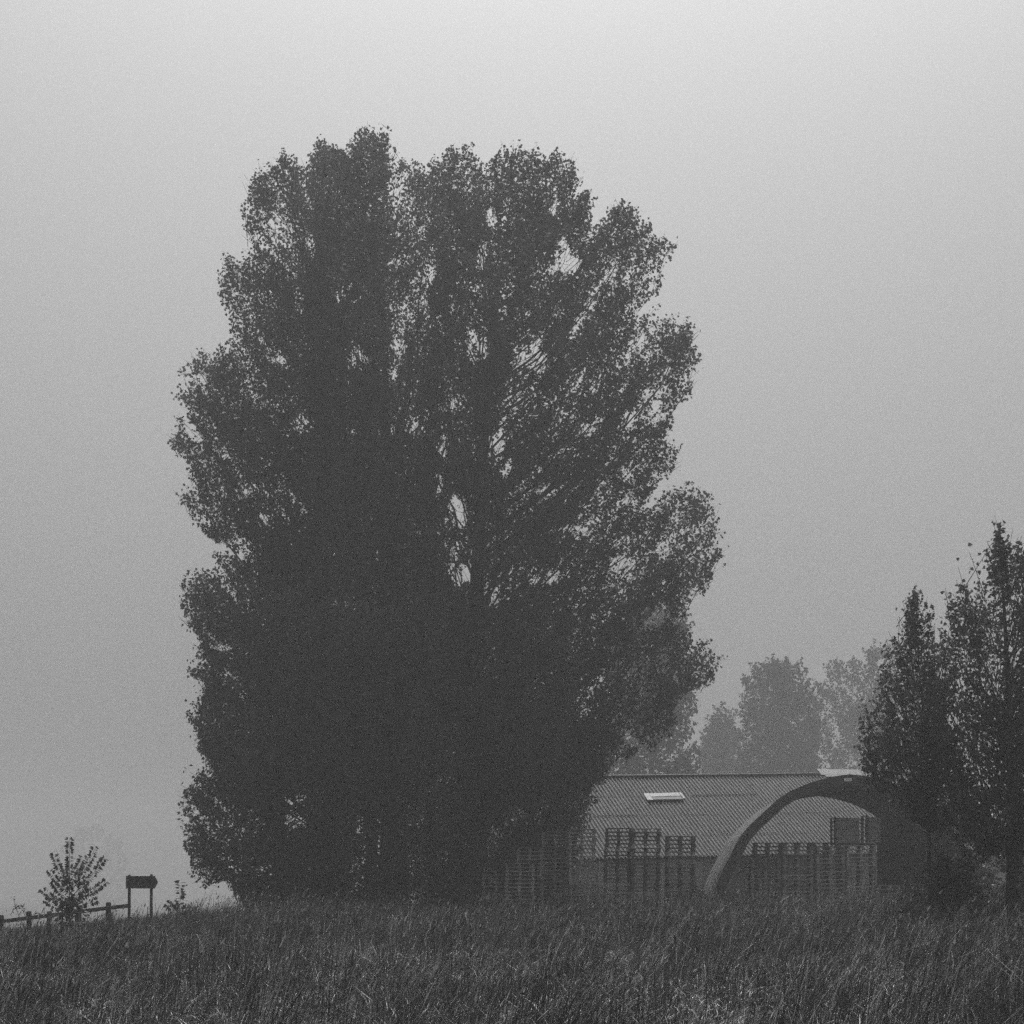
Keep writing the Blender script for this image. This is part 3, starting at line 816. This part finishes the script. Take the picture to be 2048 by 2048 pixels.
far('distant_tree', 'broad faint tree in the haze above the barn roof', 235.0,
    [(1470, 1720), (1482, 1500), (1485, 1400), (1500, 1350), (1520, 1328), (1560, 1322), (1600, 1335), (1612, 1370), (1635, 1420), (1650, 1720)],
    [(1560, 1760), (1560, 1600), (1556, 1345)], 0.5, 303, 32000)
far('distant_tree', 'faintest broad tree in the haze behind the young poplars', 260.0,
    [(1610, 1720), (1618, 1400), (1650, 1345), (1690, 1325), (1730, 1300), (1780, 1290), (1840, 1330), (1880, 1400), (1890, 1720)],
    [(1745, 1760), (1745, 1600), (1742, 1330)], 0.5, 304, 30000)
far('distant_tree', 'barely visible far tree low in the haze above the sapling on the left', 1050.0,
    [(90, 1850), (95, 1760), (110, 1700), (150, 1660), (195, 1650), (240, 1680), (262, 1740), (275, 1850)],
    [(180, 1860), (180, 1760), (180, 1670)], 0.4, 305, 9000, 2.0)

# ------------------------------------------------------------------ sign, fence, saplings and weeds on the left crest
def make_sign():
    D = 54.0; s = F / D
    c = P(284, 1764, D)
    root = empty('arrow_sign', (c.x, D, gz(c.x, D))); tag(root, 'wooden arrow-shaped signboard on two posts pointing right', 'sign')
    w0, w1, w2 = (252.5 - CX) / s, (310 - CX) / s, (316.5 - CX) / s
    zt, zb, zm = ZC + (YH - 1752) / s, ZC + (YH - 1777) / s, ZC + (YH - 1764) / s
    n = 3
    m = MB()
    vs = [(w0, zb), (w1, zb), (w2, zm), (w1, zt), (w0, zt)]
    m.add([Vector((x, D - 0.05, z)) for x, z in vs] + [Vector((x, D - 0.015, z)) for x, z in vs],
          [(0, 1, 2, 3, 4), (9, 8, 7, 6, 5)] + [(i, i + 5, (i + 1) % 5 + 5, (i + 1) % 5) for i in range(5)])
    m.build('board', M_POST, root)
    for px, top in ((258.5, 1749), (302.5, 1748)):
        x = (px - CX) / s; zt2 = ZC + (YH - top) / s
        zlo = gz(x, D) - 0.2
        m = MB().tube([(x - 0.01, D + 0.02, zlo), (x, D + 0.02, zt2 - 0.05), (x, D + 0.02, zt2 - 0.015), (x, D + 0.02, zt2)], [0.044, 0.042, 0.036, 0.015], 10)
        m.build('post', M_POST, root, smooth=False)
make_sign()

def make_fence():
    D = 53.0; s = F / D
    x0 = (-10 - CX) / s
    root = empty('rail_fence', (x0, D, gz(x0, D))); tag(root, 'low wooden rail fence running down the slope at the left edge', 'fence')
    pts = [(-90, 1855), (3, 1843), (58, 1836), (99, 1831), (158, 1823), (217, 1816), (262, 1811)]
    for a, b in ((0, 1), (1, 3), (3, 5), (5, 6)):
        pa, pb = P(*pts[a], D), P(*pts[b], D)
        m = MB(); d = (pb - pa)
        Mx = Matrix.Translation((pa + pb) / 2) @ Matrix.Rotation(-math.atan2(d.z, d.x), 4, 'Y')
        m.box(0, 0, 0, d.length - 0.012, 0.06, 0.11, Mx); m.build('rail', M_POST, root)
    for px, top, w in ((3, 1832, .12), (58, 1824, .12), (99, 1824, .12), (158, 1817, .12), (217, 1806, .13), (-60, 1842, .12)):
        p = P(px, top, D + 0.105)
        zlo = gz(p.x, D) - 0.2
        MB().box(p.x, D + 0.105, (p.z + zlo) / 2, w, 0.11, p.z - zlo).box(p.x, D + 0.105, p.z + 0.012, w * 0.8, 0.09, 0.022).build('post', M_POST, root)
make_fence()

def sapling(name, label, D, base, stems, seed, leaf=0.1, step=0.055, cat='sapling', bush=0):
    rng = np.random.default_rng(seed)
    b = P(*base, D); b.z = gz(b.x, D)
    root = empty(name, tuple(b)); tag(root, label, cat)
    Cs, As = [], []
    tr = MB()
    for i, (src, tip, dy) in enumerate(stems):
        p0 = P(*src, D) if src else Vector((b.x, D, b.z - 0.05)); p2 = P(*tip, D); p2.y += dy; p0.y += dy * 0.3
        p1 = (p0 + p2) / 2 + Vector((0.12 * (p0.x - p2.x) * -1, 0, -0.03 * abs(p2.x - p0.x)))
        pts = [p0 * (1 - t) ** 2 + p1 * 2 * t * (1 - t) + p2 * t * t for t in [k / 8 for k in range(9)]]
        L = sum((pts[k + 1] - pts[k]).length for k in range(8))
        r0 = 0.006 + 0.005 * L
        m = MB().tube(pts, [r0 * (1 - 0.85 * k / 8) for k in range(9)], 5)
        m.build('stem', M_BARK, root, smooth=True)
        n = max(4, int(L / step))
        for k in range(n):
            t = 0.18 + 0.82 * (k + 0.5) / n
            p = p0 * (1 - t) ** 2 + p1 * 2 * t * (1 - t) + p2 * t * t
            d = ((p1 - p0) * (1 - t) + (p2 - p1) * t).normalized()
            side = d.cross(Vector((0, 1, 0))).normalized() * (1 if k % 2 else -1)
            side = (side + Vector((0, rng.uniform(-0.9, 0.9), 0)) + d * 0.35).normalized()
            q = p + side * leaf * rng.uniform(0.55, 0.8)
            Cs.append(list(q)); As.append(list((side + Vector((0, 0, -0.3))).normalized()))
    for k in range(bush):
        t = rng.random()
        q = Vector((b.x + rng.normal() * 0.20, D + rng.normal() * 0.2, b.z + 0.2 + 0.75 * rng.random() ** 1.1))
        Cs.append(list(q)); As.append(list(unit(rng.normal(size=3) + np.array([0, 0, -.3]))))
    Cs, As = np.array(Cs), np.array(As)
    leaf_mesh('foliage', Cs, As, leaf * rng.uniform(0.75, 1.2, len(Cs)), M_LEAF, root, rng, 'heart', 0.85)
    return root

sapling('poplar_sapling', 'bushy poplar sapling with many upright shoots beside the rail fence', 48.0, (139, 1825),
        [(None, (139, 1675), 0), ((137, 1790), (188, 1695), .15), ((141, 1795), (211, 1715), -.1), ((136, 1775), (106, 1708), .1), ((136, 1785), (101, 1741), -.15), ((142, 1805), (210, 1762), .2),
         ((136, 1815), (85, 1779), 0), ((136, 1820), (88, 1801), .1), ((139, 1765), (168, 1712), -.1), ((142, 1815), (196, 1800), 0), ((139, 1790), (124, 1735), .25), ((141, 1800), (186, 1780), -.2), ((139, 1780), (155, 1738), .3),
         ((137, 1800), (112, 1765), -.3), ((141, 1805), (168, 1765), .3)], 401, 0.115, 0.035, bush=300)
sapling('poplar_sapling', 'tiny poplar sapling in the grass right of the arrow sign', 50.0, (360, 1832),
        [(None, (360, 1764), 0), ((359, 1826), (333, 1806), 0), ((361, 1826), (396, 1806), .05), ((360, 1818), (344, 1802), .1), ((361, 1828), (378, 1812), -.1)], 402, 0.13, 0.045)

def weed(name, label, D, base, arcs, seed):
    rng = np.random.default_rng(seed)
    b = P(*base, D); b.z = gz(b.x, D)
    root = empty(name, tuple(b)); tag(root, label, 'weed')
    Cs, As = [], []
    for tip, via in arcs:
        p0 = Vector((b.x + rng.normal() * 0.03, D, b.z)); p1 = P(*via, D); p2 = P(*tip, D)
        pts = [p0 * (1 - t) ** 2 + p1 * 2 * t * (1 - t) + p2 * t * t for t in [k / 10 for k in range(11)]]
        MB().tube(pts, [0.009 * (1 - 0.6 * k / 10) for k in range(11)], 4).build('stalk', M_BARK, root)
        for k in range(26):
            t = rng.uniform(0.35, 1)
            q = p0 * (1 - t) ** 2 + p1 * 2 * t * (1 - t) + p2 * t * t
            Cs.append([q.x + rng.normal() * .03, q.y + rng.normal() * .03, q.z + rng.normal() * .025]); As.append(unit(rng.normal(size=3)))
    Cs, As = np.array(Cs), np.array(As)
    leaf_mesh('dry_foliage', Cs, As, 0.05 * rng.uniform(.6, 1.3, len(Cs)), M_LEAF2, root, rng)
weed('arching_weed', 'dry weed arching over beside the fence at the left edge', 52.0, (62, 1850), [((20, 1832), (44, 1780)), ((26, 1822), (48, 1785)), ((80, 1828), (66, 1815)), ((27, 1795), (29, 1820)), ((88, 1815), (84, 1825))], 411)

# weeds at the feet of the arch
def shrub(label, D, poly, trunk, seed, nl, leaf=0.1, group=None):
    grow('weedy_shrub', label, 'shrub', D, poly, trunk, 0.03, 30, 160, nl, seed, None, (), dmax=0.9, leaf=leaf, aspect=0.6, mat=M_LEAF2, up=0.6, spray_len=0.6, spray_rad=0.2, group=group, kd=1.0, limb_spread=0.3, zmin_frac=0.02, rag_amp=0.12)
shrub('low weedy shrub between the pallets and the left foot of the arch', 72.0, [(1325, 1835), (1335, 1812), (1365, 1800), (1385, 1770), (1400, 1775), (1420, 1800), (1450, 1806), (1465, 1835)], [(1395, 1835), (1395, 1815), (1392, 1785)], 421, 5000, 0.09, 'weedy shrubs by the shelter')
shrub('dark weedy shrub filling the right foot of the arch below the young poplars', 66.0, [(1850, 1840), (1860, 1760), (1890, 1720), (1930, 1700), (1960, 1715), (1985, 1760), (1990, 1840)], [(1920, 1840), (1922, 1790), (1925, 1720)], 422, 12000, 0.11, 'weedy shrubs by the shelter')
shrub('dark weedy shrub growing round the foot of the slender young poplar', 48.0, [(1765, 1850), (1785, 1800), (1812, 1775), (1830, 1735), (1852, 1752), (1885, 1700), (1908, 1735), (1940, 1712), (1962, 1755), (1990, 1740), (2005, 1850)], [(1872, 1850), (1872, 1790), (1870, 1710)], 423, 9000, 0.10, 'weedy shrubs by the shelter')

shrub('dark hedge of weeds behind the trunk of the tall young poplar', 58.0, [(1935, 1850), (1945, 1740), (1975, 1690), (2020, 1680), (2070, 1690), (2120, 1700), (2140, 1850)], [(2035, 1850), (2035, 1790), (2035, 1700)], 424, 14000, 0.11, 'weedy shrubs by the shelter')

# ------------------------------------------------------------------ meadow grass
def fbm(x, y, s, seed):
    r = np.random.default_rng(seed); v = 0
    for k in range(5):
        a = r.uniform(0, 2 * np.pi); f = s * (1.6 ** k); ph = r.uniform(0, 6.28, 2)
        v = v + np.sin((x * np.cos(a) + y * np.sin(a)) * f + ph[0]) * np.sin((-x * np.sin(a) + y * np.cos(a)) * f * 1.13 + ph[1]) / (1.25 ** k)
    return v / 2.2

def blades(x, y, h, lean, az, curl, w, tone, segs, rng, droop=None, zoff=0.0):
    """ribbon blades: arrays of base position, height, lean (horizontal reach / height), azimuth, curl"""
    n = len(x)
    z = zg(x, y) - 0.02 + zoff
    t = np.linspace(0, 1, segs + 1)
    dx, dy = np.cos(az), np.sin(az)
    reach = h * lean
    side = rng.uniform(0, np.pi, n)
    wx, wy = np.cos(side), np.sin(side)
    Vs = []
    for k, tt in enumerate(t):
        f = tt ** 1.7
        px = x + dx * reach * f; py = y + dy * reach * f
        pz = z + h * (tt - curl * tt ** 2.6)
        ww = w * (1 - 0.85 * tt ** 1.5) * 0.5
        Vs.append(np.stack([px - wx * ww, py - wy * ww, pz], 1)); Vs.append(np.stack([px + wx * ww, py + wy * ww, pz + 0.15 * ww], 1))
    V = np.stack(Vs, 1).reshape(-1, 3)
    b = (np.arange(n) * 2 * (segs + 1))[:, None]
    Fq = np.concatenate([b + np.array([[2 * k, 2 * k + 1, 2 * k + 3, 2 * k + 2]]) for k in range(segs)], 1).reshape(-1, 4)
    return V, Fq, np.repeat(tone, segs)

def join(parts):
    V, Fq, T, o = [], [], [], 0
    for v, f, t in parts:
        V.append(v); Fq.append(f + o); T.append(t); o += len(v)
    return np.concatenate(V), np.concatenate(Fq), np.concatenate(T)

def scatter(n, y0, y1, rng, power=1.0, margin=2.5):
    """points over the field in front of the camera, denser close by"""
    u = rng.random(n)
    k = 2.0 - power
    y = (y0 ** k + u * (y1 ** k - y0 ** k)) ** (1 / k)
    x = rng.uniform(-1, 1, n) * (0.275 * y + margin)
    return x, y

def make_grass():
    rng = np.random.default_rng(7)
    parts = []
    def tones(n, lo, hi, frac, c=0.0):
        t = np.clip(lo + (hi - lo) * rng.random(n) ** 1.6 + c, 0, 1)
        k = rng.random(n) < frac; t[k] = rng.uniform(0.3, 1.0, k.sum()); return t
    # matted and curled low grass, near
    n = 66000
    x, y = scatter(n, 14, 36, rng, 1.2)
    c = fbm(x, y, 0.9, 1)
    keep = rng.random(n) < 0.55 + 0.45 * c
    x, y, c = x[keep], y[keep], c[keep]; n = len(x)
    h = (0.16 + 0.20 * rng.random(n)) * (1 + 0.5 * c)
    parts.append(blades(x, y, h, rng.uniform(0.3, 1.5, n), rng.normal(0.2, 1.6, n), rng.uniform(0.1, 0.75, n), rng.uniform(0.009, 0.021, n), tones(n, 0.0, 0.24, 0.16), 3, rng))
    # pale dead blades arching over
    n = 21000
    x, y = scatter(n, 14, 44, rng, 1.25)
    keep = fbm(x, y, 0.7, 9) + 0.4 * rng.normal(size=n) > 0.0
    x, y = x[keep], y[keep]; n = len(x)
    parts.append(blades(x, y, rng.uniform(0.25, 0.5, n), rng.uniform(0.5, 1.6, n), rng.normal(0.1, 1.7, n), rng.uniform(0.35, 0.9, n), rng.uniform(0.008, 0.016, n), rng.uniform(0.35, 1.0, n), 4, rng))
    # mid-height meadow grass, in tufts
    n = 116000
    nt = 6000
    tx, ty = scatter(nt, 15, 70, rng, 0.9)
    ti = rng.integers(0, nt, n)
    taz = rng.normal(0.15, 1.3, nt); tl = rng.uniform(0.05, 1.0, nt); th = rng.uniform(0.6, 1.3, nt); tt = rng.uniform(-0.05, 0.07, nt)
    spread = 0.09 + 0.003 * ty[ti]
    x = tx[ti] + rng.normal(size=n) * spread; y = ty[ti] + rng.normal(size=n) * spread
    y = np.maximum(y, 14.0)
    c = fbm(x, y, 0.35, 2)
    right = sstep(2, 10, x * 45 / np.maximum(y, 20))
    crest = sstep(7, 9, -x) * sstep(40, 46, y)
    h = (0.26 + 0.30 * rng.random(n)) * th[ti] * (1 + 0.30 * c + 0.35 * right - 0.45 * crest)
    parts.append(blades(x, y, h, np.abs(tl[ti] + rng.normal(size=n) * 0.2), taz[ti] + rng.normal(size=n) * 0.5, rng.uniform(0, 0.4, n), rng.uniform(0.006, 0.014, n) * (0.8 + y / 70), tones(n, 0.0, 0.20, 0.05, tt[ti]), 2, rng))
    # short turf on the crest round the fence and sign
    n = 26000
    x = rng.uniform(-17, -5.5, n); y = rng.uniform(43, 61, n)
    parts.append(blades(x, y, rng.uniform(0.18, 0.42, n), rng.uniform(0.1, 0.7, n), rng.normal(0.2, 1.2, n), rng.uniform(0, 0.3, n), rng.uniform(0.008, 0.014, n), tones(n, 0.02, 0.18, 0.02), 2, rng))
    V, Fq, T = join(parts)
    o = mesh_arr('meadow_grass', V, Fq, M_GRASS, None, T)
    tag(o, 'tangled wet meadow grass covering the whole foreground', 'grass', kind='stuff')
    # tall seeding stems leaning with the wind: thick dark clumps and single pale straws
    parts = []
    n = 20000
    nt = 800
    tx, ty = scatter(nt, 16, 66, rng, 0.8)
    ti = rng.integers(0, nt, n)
    sp = rng.uniform(0.06, 0.30, nt)[ti]
    x = tx[ti] + rng.normal(size=n) * sp; y = np.maximum(14.5, ty[ti] + rng.normal(size=n) * sp)
    right = sstep(2, 10, x * 45 / np.maximum(y, 20))
    left = sstep(6, 12, -x * 45 / np.maximum(y, 20))
    crest = sstep(7, 9, -x) * sstep(38, 44, y)
    h = rng.uniform(0.5, 1.0, n) * rng.uniform(0.75, 1.2, nt)[ti] * (1 + 0.18 * right - 0.2 * left - 0.35 * crest * (rng.random(n) < 0.93))
    taz = rng.normal(0.1, 0.8, nt); tl = rng.uniform(0.05, 0.65, nt)
    lean = np.abs(tl[ti] + rng.normal(size=n) * 0.08); az = taz[ti] + rng.normal(size=n) * 0.25
    tone = np.clip(0.10 * rng.random(n), 0, 1); k = rng.random(n) < 0.10; tone[k] = rng.uniform(0.3, 0.8, k.sum())
    w = rng.uniform(0.006, 0.013, n) * (0.7 + y / 60)
    parts.append(blades(x, y, h, lean, az, np.full(n, 0.04), w, tone, 3, rng))
    hd = rng.random(n) < 0.3
    xh, yh, hh = x + np.cos(az) * h * lean, y + np.sin(az) * h * lean, h * 0.96
    A = unit(np.stack([np.cos(az) * lean * 1.3, np.sin(az) * lean * 1.3, np.ones(n)], 1))[hd]
    C = np.stack([xh, yh, zg(x, y) + hh], 1)[hd]
    ln = rng.uniform(0.05, 0.13, hd.sum())[:, None]; wd = (rng.uniform(0.006, 0.012, hd.sum()) * (0.8 + y[hd] / 60))[:, None]
    N = unit(rng.normal(size=A.shape)); W = unit(np.cross(A, N))
    V2 = np.stack([C - A * ln * .3, C + W * wd, C + A * ln, C - W * wd], 1).reshape(-1, 3)
    parts.append((V2, np.arange(len(A) * 4).reshape(-1, 4), np.clip(rng.random(len(A)) * 0.6, 0, 1)))
    V, Fq, T = join(parts)
    o = mesh_arr('tall_grass_stems', V, Fq, M_GRASS, None, T)
    tag(o, 'tall thin seeding grass stems standing above the meadow', 'grass', kind='stuff')
make_grass()

# ------------------------------------------------------------------ haze
def make_haze():
    x0, x1, y0, y1, z0, z1 = -1000, 1000, -40, 1600, -16, 60.0
    m = bpy.data.materials.new('haze')
    n, l = nodes_of(m)
    out = n['Material Output']; n.remove(n['Principled BSDF'])
    v = n.new('ShaderNodeVolumePrincipled')
    v.inputs['Color'].default_value = (HAZE_ALBEDO, HAZE_ALBEDO, HAZE_ALBEDO, 1)
    v.inputs['Density'].default_value = HAZE_DENSITY
    v.inputs['Anisotropy'].default_value = HAZE_G
    l.new(v.outputs[0], out.inputs['Volume'])
    o = MB().box((x0 + x1) / 2, (y0 + y1) / 2, (z0 + z1) / 2, x1 - x0, y1 - y0, z1 - z0).build('haze', m)
    tag(o, 'pale morning mist filling the air', 'haze', kind='stuff')
make_haze()
